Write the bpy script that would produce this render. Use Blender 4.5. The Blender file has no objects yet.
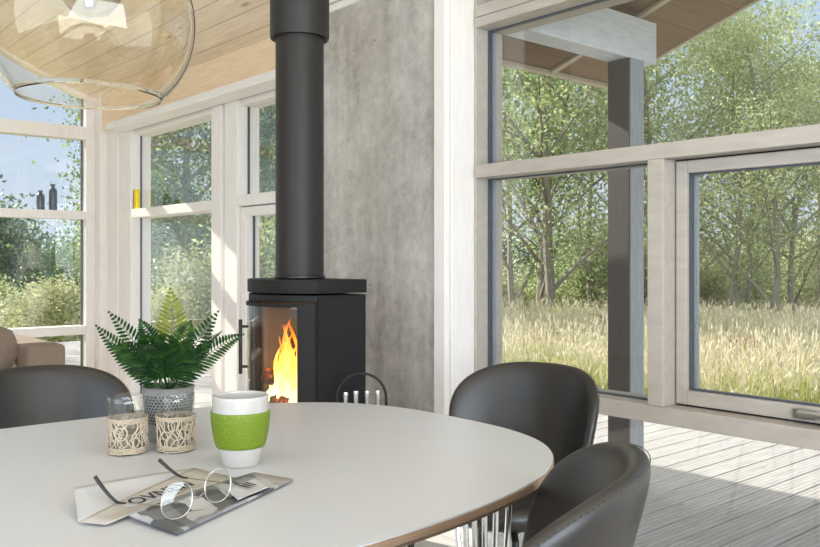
import bpy, bmesh, math, random
import numpy as np
from mathutils import Vector, Matrix, noise
S = bpy.context.scene
COL = S.collection
PI = math.pi
# ------------------------------------------------------------------ camera
TH = math.radians(49.1); HY = 260.5; FP = 840.0; CZ = 1.12
FW = Vector((-math.sin(TH), math.cos(TH), 0)); RT = Vector((math.cos(TH), math.sin(TH), 0))
cam = bpy.data.cameras.new('camera'); co = bpy.data.objects.new('camera', cam); COL.objects.link(co)
co.location = (0, 0, CZ); co.rotation_euler = (PI/2, 0, TH)
cam.sensor_width = 36; cam.lens = FP/820*36; cam.shift_y = -(273.5-HY)/820; cam.clip_start = .02; cam.clip_end = 500
S.camera = co
def at_z(px, py, z):                        # point of the place seen at a picture position, at a known height
    d = (z-CZ)*FP/(HY-py); p = FW*d + RT*((px-410)/FP*d); return Vector((p.x, p.y, z))
def at_d(px, d, z=0):
    p = FW*d + RT*((px-410)/FP*d); return Vector((p.x, p.y, z))
def at_pd(px, py, d):
    p = FW*d + RT*((px-410)/FP*d); return Vector((p.x, p.y, CZ+(HY-py)/FP*d))
# ------------------------------------------------------------------ mesh builder
class MB:
    def __init__(s): s.v = []; s.f = []; s.m = []; s.cur = 0
    def add(s, vs, fs):
        n = len(s.v); s.v += [tuple(v) for v in vs]; s.f += [tuple(i+n for i in f) for f in fs]; s.m += [s.cur]*len(fs)
    def box(s, x0, x1, y0, y1, z0, z1, M=None):
        vs = [Vector((x, y, z)) for z in (z0, z1) for y in (y0, y1) for x in (x0, x1)]
        if M is not None: vs = [M @ v for v in vs]
        s.add(vs, [(0,2,3,1),(4,5,7,6),(0,1,5,4),(2,6,7,3),(0,4,6,2),(1,3,7,5)]); return s
    def prism(s, poly, a0, a1, axis='z', cap=True):
        n = len(poly)
        def mk(p, a):
            return {'z': (p[0], p[1], a), 'x': (a, p[0], p[1]), 'y': (p[0], a, p[1])}[axis]
        vs = [mk(p, a0) for p in poly]+[mk(p, a1) for p in poly]
        fs = [(i, (i+1)%n, n+(i+1)%n, n+i) for i in range(n)]
        if cap: fs += [tuple(range(n))[::-1], tuple(range(n, 2*n))]
        s.add(vs, fs); return s
    def tube(s, pts, r, n=8, cap=True, closed=False):
        pts = [Vector(p) for p in pts]; k = len(pts)
        rs = r if isinstance(r, (list, tuple)) else [r]*k
        vs = []; up = None
        for i, p in enumerate(pts):
            if closed: t = pts[(i+1)%k]-pts[i-1]
            else: t = pts[min(i+1, k-1)]-pts[max(i-1, 0)]
            t.normalize()
            if up is None:
                up = Vector((0, 0, 1)) if abs(t.z) < .9 else Vector((1, 0, 0))
            a = up - t*up.dot(t)
            if a.length < 1e-6: a = t.orthogonal()
            a.normalize(); b = t.cross(a); up = a
            for j in range(n):
                w = 2*PI*j/n; vs.append(p + (a*math.cos(w)+b*math.sin(w))*rs[i])
        fs = []
        for i in range(k if closed else k-1):
            i2 = (i+1) % k
            for j in range(n): fs.append((i*n+j, i*n+(j+1)%n, i2*n+(j+1)%n, i2*n+j))
        if cap and not closed: fs += [tuple(range(n))[::-1], tuple(range((k-1)*n, k*n))]
        s.add(vs, fs); return s
    def lathe(s, prof, n=48, c=(0, 0, 0), closed=False):
        vs = []; k = len(prof)
        for r, z in prof:
            for j in range(n):
                w = 2*PI*j/n; vs.append((c[0]+r*math.cos(w), c[1]+r*math.sin(w), c[2]+z))
        fs = []
        for i in range(k if closed else k-1):
            i2 = (i+1) % k
            for j in range(n): fs.append((i*n+j, i*n+(j+1)%n, i2*n+(j+1)%n, i2*n+j))
        s.add(vs, fs); return s
    def grid(s, rows, wrap=False):
        k = len(rows); n = len(rows[0]); fs = []
        for i in range(k-1):
            for j in range(n if wrap else n-1): fs.append((i*n+j, i*n+(j+1)%n, (i+1)*n+(j+1)%n, (i+1)*n+j))
        s.add([v for r in rows for v in r], fs); return s
    def build(s, name, mat, parent=None, smooth=False, bevel=0, seg=2, loc=None, recalc=True, angle=35):
        me = bpy.data.meshes.new(name); me.from_pydata([tuple(v) for v in s.v], [], s.f)
        mats = mat if isinstance(mat, (list, tuple)) else [mat]
        for m in mats: me.materials.append(m)
        if len(mats) > 1: me.polygons.foreach_set('material_index', s.m)
        if recalc:
            bm = bmesh.new(); bm.from_mesh(me); bmesh.ops.recalc_face_normals(bm, faces=bm.faces)
            if bevel:
                es = [e for e in bm.edges if len(e.link_faces) == 2 and e.calc_face_angle(0) > .6]
                bmesh.ops.bevel(bm, geom=es, offset=bevel, segments=seg, affect='EDGES', profile=.6, clamp_overlap=True)
            bm.to_mesh(me); bm.free()
        if smooth:
            me.polygons.foreach_set('use_smooth', [True]*len(me.polygons))
            try: me.set_sharp_from_angle(angle=math.radians(angle))
            except Exception: pass
        me.update()
        o = bpy.data.objects.new(name, me); COL.objects.link(o)
        if parent: o.parent = parent
        if loc is not None: o.location = loc
        return o
def tag(o, label=None, cat=None, group=None, kind=None):
    if label: o['label'] = label
    if cat: o['category'] = cat
    if group: o['group'] = group
    if kind: o['kind'] = kind
    return o
def thing(name, label, cat, loc=(0, 0, 0), rz=0, group=None, kind=None):
    o = bpy.data.objects.new(name, None); COL.objects.link(o); o.empty_display_size = .1
    o.location = loc; o.rotation_euler = (0, 0, rz); return tag(o, label, cat, group, kind)
def copy_tree(o, parent=None):
    c = o.copy(); COL.objects.link(c)
    if parent: c.parent = parent
    for ch in list(o.children): copy_tree(ch, c)
    return c
def struct(o): o['kind'] = 'structure'; return o
# ------------------------------------------------------------------ materials
def lin(c):
    return tuple(((x/255)/12.92 if x/255 <= .04045 else ((x/255+.055)/1.055)**2.4) for x in c)+(1,)
class NT:
    def __init__(s, name):
        s.mat = bpy.data.materials.new(name); s.mat.use_nodes = True; s.t = s.mat.node_tree; s.t.nodes.clear()
        s.out = s.n('ShaderNodeOutputMaterial')
    def n(s, typ, **kw):
        x = s.t.nodes.new(typ)
        for k, v in kw.items():
            if k.startswith('i_'): s.set(x, k[2:], v)
            else: setattr(x, k, v)
        return x
    def set(s, x, key, v):
        key = int(key) if key.isdigit() else key.replace('_', ' ')
        sock = x.inputs[key]
        if isinstance(v, bpy.types.NodeSocket): s.t.links.new(v, sock)
        else: sock.default_value = v
    def math(s, op, a, b=0.0, c=0.0):
        x = s.n('ShaderNodeMath', operation=op)
        for i, v in enumerate((a, b, c)): s.set(x, str(i), v)
        return x.outputs[0]
    def mix(s, f, a, b):
        x = s.n('ShaderNodeMix', data_type='RGBA'); s.set(x, '0', f); s.set(x, '6', a); s.set(x, '7', b); return x.outputs[2]
    def ramp(s, f, stops):
        x = s.n('ShaderNodeValToRGB'); s.set(x, '0', f); e = x.color_ramp.elements
        while len(e) < len(stops): e.new(.5)
        for i, (p, c) in enumerate(stops): e[i].position = p; e[i].color = c
        return x.outputs[0]
    def noise(s, vec, scale, detail=4, rough=.55):
        x = s.n('ShaderNodeTexNoise'); s.set(x, 'Scale', scale); s.set(x, 'Detail', detail); s.set(x, 'Roughness', rough)
        if vec is not None: s.set(x, 'Vector', vec)
        return x.outputs[0]
    def obj(s): return s.n('ShaderNodeTexCoord').outputs['Object']
    def scale(s, v, sc):
        x = s.n('ShaderNodeMapping'); s.set(x, 'Vector', v); x.inputs['Scale'].default_value = sc; return x.outputs[0]
    def bsdf(s, color, rough=.5, metal=0, spec=.5, bump=None, bstr=.2, bdist=.01, coat=0):
        b = s.n('ShaderNodeBsdfPrincipled'); s.set(b, 'Base Color', color); s.set(b, 'Roughness', rough); s.set(b, 'Metallic', metal)
        s.set(b, 'Specular IOR Level', spec); s.set(b, 'Coat Weight', coat)
        if bump is not None:
            u = s.n('ShaderNodeBump'); s.set(u, 'Strength', bstr); s.set(u, 'Distance', bdist); s.set(u, 'Height', bump); s.set(b, 'Normal', u.outputs[0])
        s.t.links.new(b.outputs[0], s.out.inputs[0]); return s.mat
def plain(name, c, rough=.5, metal=0, spec=.5, var=.06, sc=30, bump=0, bsc=200, coat=0):
    t = NT(name); o = t.obj(); k = t.noise(o, sc, 3); L = lin(c)
    col = t.mix(k, tuple(x*(1-var) for x in L[:3])+(1,), tuple(min(1, x*(1+var)) for x in L[:3])+(1,))
    return t.bsdf(col, rough, metal, spec, t.noise(o, bsc, 2) if bump else None, bump, .002, coat)
M = {}
def grain_mat(name, c1, c2, stretch, rough=.5, sc=6):
    t = NT(name); o = t.scale(t.obj(), stretch); k = t.noise(o, sc, 6, .6)
    return t.bsdf(t.ramp(k, [(.3, lin(c1)), (.7, lin(c2))]), rough, bump=k, bstr=.08, bdist=.003)
M['white'] = grain_mat('white_glazed_pine', (238, 231, 226), (247, 243, 240), (14, 14, 1.2), .42)
M['white_h'] = grain_mat('white_glazed_pine_rail', (236, 230, 226), (246, 242, 240), (1.2, 14, 14), .42)
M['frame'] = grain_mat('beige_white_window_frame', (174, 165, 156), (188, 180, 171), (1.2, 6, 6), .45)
M['pine_h'] = grain_mat('pine_fascia_board', (236, 206, 172), (250, 226, 196), (1.0, 12, 12), .55)
M['gasket'] = plain('window_gasket', (78, 82, 88), .45)
M['gasket_l'] = plain('window_spacer', (150, 156, 162), .35)
M['paint'] = plain('white_wall_paint', (232, 229, 225), .7)
M['steel'] = plain('brushed_steel', (190, 190, 188), .28, 1)
M['chrome'] = plain('chrome_rod', (215, 215, 215), .15, 1)
M['blackmetal'] = plain('black_powder_coat', (24, 23, 23), .38)
M['stove'] = plain('stove_black_steel', (25, 24, 24), .6, 0, .35, .05, 60)
M['pipe'] = plain('stove_pipe_paint', (40, 37, 35), .5, 0, .4, .04, 40)
M['liner'] = plain('firebrick', (110, 92, 76), .9, var=.2, sc=12)
M['leather'] = None
def leather():
    t = NT('dark_leather'); o = t.obj(); k = t.noise(o, 7, 4); v = t.n('ShaderNodeTexVoronoi'); t.set(v, 'Vector', o); t.set(v, 'Scale', 420.0)
    return t.bsdf(t.ramp(k, [(.3, lin((30, 28, 27))), (.7, lin((40, 37, 35)))]), .36, 0, .55, v.outputs[0], .10, .001)
M['leather'] = leather()
M['thread'] = plain('leather_thread', (58, 54, 51), .6)
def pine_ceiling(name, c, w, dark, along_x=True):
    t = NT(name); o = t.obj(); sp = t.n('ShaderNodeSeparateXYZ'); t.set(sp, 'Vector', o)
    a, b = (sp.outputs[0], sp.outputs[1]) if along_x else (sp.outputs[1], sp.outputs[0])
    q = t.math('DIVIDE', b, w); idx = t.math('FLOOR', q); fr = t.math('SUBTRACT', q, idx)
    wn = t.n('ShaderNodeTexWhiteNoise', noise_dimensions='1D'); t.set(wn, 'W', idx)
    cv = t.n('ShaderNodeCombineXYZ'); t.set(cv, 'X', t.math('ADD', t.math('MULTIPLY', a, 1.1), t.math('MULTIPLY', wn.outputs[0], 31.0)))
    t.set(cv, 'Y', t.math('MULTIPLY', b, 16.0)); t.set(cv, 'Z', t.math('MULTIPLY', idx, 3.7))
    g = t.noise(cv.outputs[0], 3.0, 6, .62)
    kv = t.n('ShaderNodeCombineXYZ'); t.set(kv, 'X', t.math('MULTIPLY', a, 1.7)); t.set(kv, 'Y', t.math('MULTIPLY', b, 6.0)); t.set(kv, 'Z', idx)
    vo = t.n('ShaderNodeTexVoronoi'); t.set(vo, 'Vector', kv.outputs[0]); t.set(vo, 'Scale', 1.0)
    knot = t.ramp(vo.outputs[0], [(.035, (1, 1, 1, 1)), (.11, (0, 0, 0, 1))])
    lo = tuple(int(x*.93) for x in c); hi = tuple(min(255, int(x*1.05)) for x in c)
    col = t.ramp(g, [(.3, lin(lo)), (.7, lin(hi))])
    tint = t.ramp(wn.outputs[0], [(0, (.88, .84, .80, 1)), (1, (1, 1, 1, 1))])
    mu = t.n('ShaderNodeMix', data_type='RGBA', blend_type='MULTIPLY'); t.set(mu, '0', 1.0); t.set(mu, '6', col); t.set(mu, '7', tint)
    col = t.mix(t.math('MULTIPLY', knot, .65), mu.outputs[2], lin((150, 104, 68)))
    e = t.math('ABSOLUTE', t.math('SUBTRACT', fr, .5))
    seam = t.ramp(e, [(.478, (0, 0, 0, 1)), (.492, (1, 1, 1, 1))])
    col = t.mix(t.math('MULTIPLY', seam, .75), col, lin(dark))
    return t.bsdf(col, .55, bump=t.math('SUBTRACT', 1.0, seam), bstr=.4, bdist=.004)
M['pine'] = pine_ceiling('pine_boards', (254, 234, 213), .145, (150, 114, 88))
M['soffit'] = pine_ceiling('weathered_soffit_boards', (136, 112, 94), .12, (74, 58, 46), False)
def concrete():
    t = NT('board_cast_concrete'); o = t.obj(); k1 = t.noise(o, 2.2, 6, .6); k2 = t.noise(o, 22, 5, .7); st = t.noise(t.scale(o, (5, 5, .7)), 2.0, 5, .6)
    k = t.math('ADD', t.math('MULTIPLY', k1, .4), t.math('ADD', t.math('MULTIPLY', k2, .3), t.math('MULTIPLY', st, .3)))
    c = t.ramp(k, [(.36, lin((142, 136, 131))), (.5, lin((182, 176, 170))), (.64, lin((210, 205, 199)))])
    sp = t.noise(o, 70, 2, .5); c = t.mix(t.ramp(sp, [(.62, (0, 0, 0, 1)), (.72, (.55, .55, .55, 1))]), c, lin((196, 193, 188)))
    vo = t.n('ShaderNodeTexVoronoi'); t.set(vo, 'Vector', o); t.set(vo, 'Scale', 9.0)
    h = t.ramp(vo.outputs[0], [(.03, (1, 1, 1, 1)), (.06, (0, 0, 0, 1))]); c = t.mix(t.math('MULTIPLY', h, .8), c, lin((80, 76, 72)))
    return t.bsdf(c, .75, bump=k2, bstr=.15, bdist=.004)
M['concrete'] = concrete()
def deck_mat():
    t = NT('silvered_deck_boards'); o = t.obj(); sp = t.n('ShaderNodeSeparateXYZ'); t.set(sp, 'Vector', o)
    idx = t.math('FLOOR', t.math('DIVIDE', sp.outputs[0], .145))
    wn = t.n('ShaderNodeTexWhiteNoise', noise_dimensions='1D'); t.set(wn, 'W', idx)
    g = t.noise(t.scale(o, (26, 1.6, 1)), 2.0, 6, .65)
    c = t.ramp(g, [(.28, lin((148, 145, 142))), (.7, lin((196, 194, 192)))])
    c = t.mix(t.math('MULTIPLY', wn.outputs[0], .35), c, lin((168, 160, 152)))
    vo = t.n('ShaderNodeTexVoronoi'); t.set(vo, 'Vector', t.scale(o, (7, 2.2, 1))); t.set(vo, 'Scale', 1.0)
    c = t.mix(t.ramp(vo.outputs[0], [(.05, (.6, .6, .6, 1)), (.1, (0, 0, 0, 1))]), c, lin((112, 104, 96)))
    fr = t.math('FRACT', t.math('MULTIPLY', sp.outputs[0], 5/.145)); rib = t.ramp(t.math('ABSOLUTE', t.math('SUBTRACT', fr, .5)), [(.36, (0, 0, 0, 1)), (.46, (1, 1, 1, 1))])
    c = t.mix(t.math('MULTIPLY', rib, .55), c, lin((116, 112, 108)))
    return t.bsdf(c, .7, bump=t.math('SUBTRACT', g, rib), bstr=.5, bdist=.004)
M['deck'] = deck_mat()
def window_glass(name='window_glass', k=.85, tint=(.985, .992, .988, 1)):
    """thin clear pane: Schlick reflection the same from both sides"""
    t = NT(name); lw = t.n('ShaderNodeLayerWeight'); t.set(lw, 'Blend', .5)
    f = t.math('MULTIPLY', t.math('ADD', .052, t.math('MULTIPLY', t.math('POWER', lw.outputs['Facing'], 5.0), .96)), k)
    tr = t.n('ShaderNodeBsdfTransparent'); t.set(tr, 'Color', tint); gl = t.n('ShaderNodeBsdfGlossy'); t.set(gl, 'Roughness', .01); t.set(gl, 'Color', (1, 1, 1, 1))
    mx = t.n('ShaderNodeMixShader'); t.set(mx, '0', f); t.set(mx, '1', tr.outputs[0]); t.set(mx, '2', gl.outputs[0])
    t.t.links.new(mx.outputs[0], t.out.inputs[0]); return t.mat
M['glass'] = window_glass()
def real_glass(name, c=(1, 1, 1, 1), ior=1.45):
    t = NT(name); g = t.n('ShaderNodeBsdfGlass'); t.set(g, 'Color', c); t.set(g, 'IOR', ior); t.set(g, 'Roughness', 0.0)
    t.t.links.new(g.outputs[0], t.out.inputs[0]); return t.mat
M['lampglass'] = real_glass('smoky_blown_glass', (.968, .95, .912, 1))
M['bulbglass'] = real_glass('clear_bulb_glass', (.97, .96, .94, 1))
M['tumbler'] = window_glass('clear_tumbler_glass', .9, (.95, .96, .955, 1))
M['lens'] = window_glass('spectacle_lens', .6)
M['laminate'] = plain('pale_table_laminate', (188, 190, 195), .34, 0, .5, .015, 8)
M['ply'] = grain_mat('plywood_edge', (122, 98, 78), (166, 140, 116), (3, 3, 260), .5)
M['porcelain'] = plain('white_porcelain', (182, 178, 173), .2, 0, .5, .01)
M['silicone'] = None
def silicone():
    t = NT('lime_silicone'); o = t.obj(); v = t.n('ShaderNodeTexVoronoi'); t.set(v, 'Vector', o); t.set(v, 'Scale', 230.0)
    return t.bsdf(lin((104, 126, 14)), .5, bump=v.outputs[0], bstr=.5, bdist=.002)
M['silicone'] = silicone()
M['raffia'] = plain('woven_raffia', (186, 170, 148), .8, var=.25, sc=90)
M['wax'] = plain('cream_wax', (140, 122, 104), .6)
M['potclay'] = plain('pale_grey_pot', (134, 132, 128), .6, var=.1, sc=160)
M['dark'] = plain('dark_hole', (34, 32, 30), .8)
M['soil'] = plain('potting_soil', (38, 30, 24), .95, var=.4, sc=140, bump=.6)
M['sofa'] = plain('brown_grey_weave', (138, 122, 108), .9, var=.22, sc=140, bump=.4, bsc=400)
M['floor'] = pine_ceiling('pale_oak_floor', (206, 205, 204), .18, (140, 134, 128))
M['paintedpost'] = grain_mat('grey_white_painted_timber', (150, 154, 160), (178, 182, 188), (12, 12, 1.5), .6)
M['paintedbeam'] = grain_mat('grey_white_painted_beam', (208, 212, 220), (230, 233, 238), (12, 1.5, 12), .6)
M['postshade'] = grain_mat('painted_post_shade', (58, 54, 51), (76, 71, 66), (12, 12, 1.5), .5)  # shade of the post's house side, put in as a dark colour
M['batten'] = plain('cream_batten', (196, 184, 168), .6)
M['roofing'] = plain('roof_felt', (60, 58, 56), .9)
M['paper'] = plain('newsprint', (166, 160, 152), .8, var=.04)
M['paper_w'] = plain('white_paper', (176, 176, 177), .7, var=.03)
M['ink'] = plain('black_ink', (30, 28, 28), .7)
def greyprint():
    t = NT('grey_printed_page'); o = t.obj(); v = t.n('ShaderNodeTexVoronoi', distance='CHEBYCHEV'); t.set(v, 'Vector', t.scale(o, (1, 1, .1))); t.set(v, 'Scale', 26.0)
    sp = t.n('ShaderNodeSeparateColor'); t.set(sp, '0', v.outputs[1])
    return t.bsdf(t.ramp(sp.outputs[0], [(.2, lin((70, 70, 72))), (.45, lin((128, 128, 130))), (.9, lin((168, 167, 166)))]), .45)
M['print'] = greyprint()
M['yellow'] = plain('yellow_card', (250, 222, 24), .6)
M['yellow_d'] = plain('brown_card', (150, 96, 40), .7)
M['bottle'] = plain('dark_blue_grey_glaze', (92, 102, 112), .3)
def leaf_mat(name, cols, trans=.5, rough=.45, sc=.9):
    t = NT(name); g = t.n('ShaderNodeNewGeometry'); oi = t.n('ShaderNodeObjectInfo')
    k = t.noise(g.outputs['Position'], sc, 3, .6)
    r = t.math('ADD', t.math('MULTIPLY', g.outputs['Random Per Island'], .5), t.math('ADD', t.math('MULTIPLY', k, .6), t.math('MULTIPLY', oi.outputs['Random'], .15)))
    c = t.ramp(r, [(.2, lin(cols[0])), (.55, lin(cols[1])), (.9, lin(cols[2]))])
    d = t.n('ShaderNodeBsdfPrincipled'); t.set(d, 'Base Color', c); t.set(d, 'Roughness', rough); t.set(d, 'Specular IOR Level', .3)
    tl = t.n('ShaderNodeBsdfTranslucent'); t.set(tl, 'Color', c)
    mx = t.n('ShaderNodeMixShader'); t.set(mx, '0', trans); t.set(mx, '1', d.outputs[0]); t.set(mx, '2', tl.outputs[0])
    t.t.links.new(mx.outputs[0], t.out.inputs[0]); return t.mat
M['leaf_a'] = leaf_mat('ash_leaves', ((118, 138, 92), (164, 178, 126), (214, 220, 172)))
M['leaf_b'] = leaf_mat('birch_leaves', ((136, 154, 106), (180, 192, 142), (224, 228, 184)))
M['leaf_c'] = leaf_mat('dark_maple_leaves', ((66, 94, 64), (98, 126, 82), (146, 166, 108)))
M['leaf_d'] = leaf_mat('willow_leaves', ((158, 166, 122), (192, 196, 150), (222, 218, 174)))
M['leaf_far'] = leaf_mat('woodland_leaves', ((66, 94, 82), (92, 120, 100), (130, 152, 118)), sc=.25)
M['bark'] = grain_mat('grey_bark', (120, 112, 102), (176, 168, 156), (10, 10, 1.4), .9)
M['grass'] = leaf_mat('meadow_green_blades', ((122, 142, 66), (166, 178, 92), (206, 206, 126)), .4, .6, .6)
M['straw'] = leaf_mat('straw_blades', ((190, 178, 144), (216, 206, 176), (236, 228, 208)), .4, .7, .6)
M['dock'] = leaf_mat('rust_seed_heads', ((126, 82, 56), (158, 106, 76), (182, 134, 98)), .3)
M['ground'] = plain('meadow_soil', (132, 132, 72), .95, var=.3, sc=1.5)
M['frond'] = leaf_mat('fern_leaflets', ((20, 44, 24), (34, 66, 30), (62, 98, 38)), .35, .4, 14)
M['frond_light'] = leaf_mat('young_fern_leaflets', ((96, 116, 22), (124, 136, 26), (146, 154, 38)), .5, .4, 14)
def fire_mat():
    t = NT('flame'); o = t.obj(); sp = t.n('ShaderNodeSeparateXYZ'); t.set(sp, 'Vector', o)
    lw = t.n('ShaderNodeTexNoise'); t.set(lw, 'Vector', t.scale(o, (1, 1, .35))); t.set(lw, 'Scale', 26.0); t.set(lw, 'Detail', 3.0)
    h = t.math('ADD', t.math('MULTIPLY', sp.outputs[2], 1.9), t.math('MULTIPLY', lw.outputs[0], .55))
    c = t.ramp(h, [(.28, lin((255, 236, 170))), (.55, lin((255, 190, 80))), (.8, lin((244, 120, 30))), (1, lin((190, 60, 14)))])
    e = t.n('ShaderNodeEmission'); t.set(e, 'Color', c); t.set(e, 'Strength', 3.4)
    tr = t.n('ShaderNodeBsdfTransparent'); mx = t.n('ShaderNodeMixShader')
    t.set(mx, '0', t.ramp(h, [(.45, (.95, .95, .95, 1)), (1, (.35, .35, .35, 1))])); t.set(mx, '1', tr.outputs[0]); t.set(mx, '2', e.outputs[0])
    t.t.links.new(mx.outputs[0], t.out.inputs[0]); return t.mat
M['flame'] = fire_mat()
def ember_mat():
    t = NT('burning_log'); o = t.obj(); k = t.noise(o, 24, 4, .6)
    b = t.n('ShaderNodeBsdfPrincipled'); t.set(b, 'Base Color', t.ramp(k, [(.35, lin((40, 24, 16))), (.65, lin((96, 60, 38)))])); t.set(b, 'Roughness', .9)
    t.set(b, 'Emission Color', lin((255, 110, 30))); t.set(b, 'Emission Strength', t.ramp(k, [(.56, (0, 0, 0, 1)), (.7, (1, 1, 1, 1))]))
    t.t.links.new(b.outputs[0], t.out.inputs[0]); return t.mat
M['ember'] = ember_mat()
# ------------------------------------------------------------------ world, sun
W = bpy.data.worlds.new('sky'); S.world = W; W.use_nodes = True; nt = W.node_tree; nt.nodes.clear()
def wn(typ, **kw):
    x = nt.nodes.new(typ)
    for k, v in kw.items(): setattr(x, k, v)
    return x
wo = wn('ShaderNodeOutputWorld'); bg = wn('ShaderNodeBackground'); nt.links.new(bg.outputs[0], wo.inputs[0])
tc = wn('ShaderNodeTexCoord'); sx = wn('ShaderNodeSeparateXYZ'); nt.links.new(tc.outputs['Generated'], sx.inputs[0])
rp = wn('ShaderNodeValToRGB'); nt.links.new(sx.outputs[2], rp.inputs[0])
e = rp.color_ramp.elements; e[0].position = 0; e[0].color = lin((222, 234, 247)); e[1].position = .55; e[1].color = lin((150, 192, 238)); x = e.new(.16); x.color = lin((200, 221, 246))
# added unseen brightness overhead to lift ambient light; sky stays blue towards the horizon
cr = wn('ShaderNodeMapRange', interpolation_type='SMOOTHSTEP'); nt.links.new(sx.outputs[2], cr.inputs[0]); cr.inputs[1].default_value = .36; cr.inputs[2].default_value = .75
mxw = wn('ShaderNodeMix', data_type='RGBA'); nt.links.new(cr.outputs[0], mxw.inputs[0]); nt.links.new(rp.outputs[0], mxw.inputs[6]); mxw.inputs[7].default_value = (1.9, 1.9, 1.87, 1)
nt.links.new(mxw.outputs[2], bg.inputs[0]); bg.inputs[1].default_value = 1.0
SUN = Vector((-1, -.27, .62)).normalized()
sl = bpy.data.lights.new('sun', 'SUN'); sl.energy = 8.2; sl.angle = .009; sl.color = (1, .95, .86)
so = bpy.data.objects.new('sun', sl); COL.objects.link(so); so.rotation_euler = SUN.to_track_quat('Z', 'Y').to_euler(); so.location = (-8, -3, 8)
def area(name, loc, direction, sx_, sy_, power, col=(1, 1, 1)):
    l = bpy.data.lights.new(name, 'AREA'); l.shape = 'RECTANGLE'; l.size = sx_; l.size_y = sy_; l.energy = power; l.color = col
    o = bpy.data.objects.new(name, l); COL.objects.link(o); o.location = loc
    o.rotation_euler = Vector(direction).to_track_quat('-Z', 'Y').to_euler(); return o
S.view_settings.view_transform = 'Standard'; S.view_settings.look = 'None'; S.view_settings.gamma = 1; S.view_settings.use_curve_mapping = False
S.view_settings.exposure = 0.0
S.cycles.transparent_max_bounces = 24; S.cycles.max_bounces = 10; S.cycles.transmission_bounces = 10; S.cycles.use_denoising = True
S.cycles.sample_clamp_indirect = 6; S.cycles.caustics_reflective = False; S.cycles.caustics_refractive = False
# ------------------------------------------------------------------ room shell
XL, XR, YB, YR = -6.82, 2.3, 2.6, -3.0
SL = .358; AL = math.atan(SL); CE = 2.38
def ceil_z(y): return CE + SL*(YB-y)
struct(MB().box(XL-.12, XR+.1, YR-.1, YB+.14, -.12, 0).build('floor', M['floor']))
cs = MB().box(XL-.14, XR+.1, -6.05, .40, 0, .22)
cl = struct(cs.build('ceiling', M['pine'], loc=(0, YB, CE))); cl.rotation_euler = (-AL, 0, 0)
struct(MB().box(XL-.16, XR+.1, YB+.37, YB+.395, 2.22, 2.52).build('trim_1', M['white_h'], bevel=.004))           # eave fascia
# concrete part of the garden wall with its white edge trims
CX0, CX1, CY = -3.74, -2.674, 2.47
struct(MB().box(CX0, CX1, CY, 2.78, 0, 2.415).build('wall_back', M['concrete'], bevel=.004))
tr = MB().box(CX0, CX1+.07, CY-.018, CY, 2.365, 2.40).box(CX0, CX1+.07, CY-.03, CY, 2.405, 2.425)
struct(tr.build('trim_2', M['white_h'], bevel=.003))
tr = MB().box(CX1, CX1+.068, CY-.018, YB+.02, 0, 2.42).box(CX1+.072, CX1+.084, CY+.01, 2.78, 0, 2.42)
struct(tr.build('trim_3', M['white'], bevel=.004))
# pine band and header over the corner windows
b = MB().box(XL, CX0, 2.55, 2.63, 2.165, 2.40); struct(b.build('trim_4', M['pine_h']))
struct(MB().box(-6.39, CX0-.002, 2.45, 2.60, 2.115, 2.167).build('trim_5', M['white_h'], bevel=.004))
# corner post
struct(MB().box(XL-.13, XL+.10, 2.53, 2.76, 0, 2.42).build('trim_6', M['white'], bevel=.004))
# blank walls behind and beside the camera
struct(MB().box(XL-.13, XL, YR, -.62, 0, 3.6).prism([(YR, 3.6), (-.62, 3.54), (-.62, ceil_z(-.62)), (YR, ceil_z(YR))], XL-.13, XL, 'x').build('wall_left', M['paint']))
w = MB().box(XR, XR+.1, YR, YB+.14, 0, .3).box(XR, XR+.1, YR, -2.4, .3, 3.9).box(XR, XR+.1, 1.8, YB+.14, .3, 2.6)
w.prism([(-2.4, 2.6), (1.8, 2.6), (1.8, ceil_z(1.8)), (-2.4, ceil_z(-2.4))], XR, XR+.1, 'x')
struct(w.build('wall_right', M['paint']))
w = MB().box(XL, -2.3, YR-.1, YR, 0, 4.38).box(-2.3, 2.0, YR-.1, YR, 0, .3).box(2.0, XR+.1, YR-.1, YR, 0, 4.38).box(-2.3, 2.0, YR-.1, YR, 3.2, 4.38)
struct(w.build('wall_rear', M['paint']))
def fill_lamps():                          # added fill lamps, unseen, in the wall openings behind and beside the camera
    area('fill_lamp_rear', (-.15, YR+.02, 1.75), (0, 1, .9), 4.2, 2.8, 130, (.80, .90, 1))
    area('fill_lamp_side', (XR-.02, -.3, 1.45), (-1, 0, 1.0), 4.1, 2.2, 285, (.80, .90, 1))
fill_lamps()
# ------------------------------------------------------------------ windows
def pane(parent, x0, x1, y0, y1, z0, z1):
    return MB().box(x0, x1, y0, y1, z0, z1).build('glass_pane', M['glass'], parent)
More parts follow.
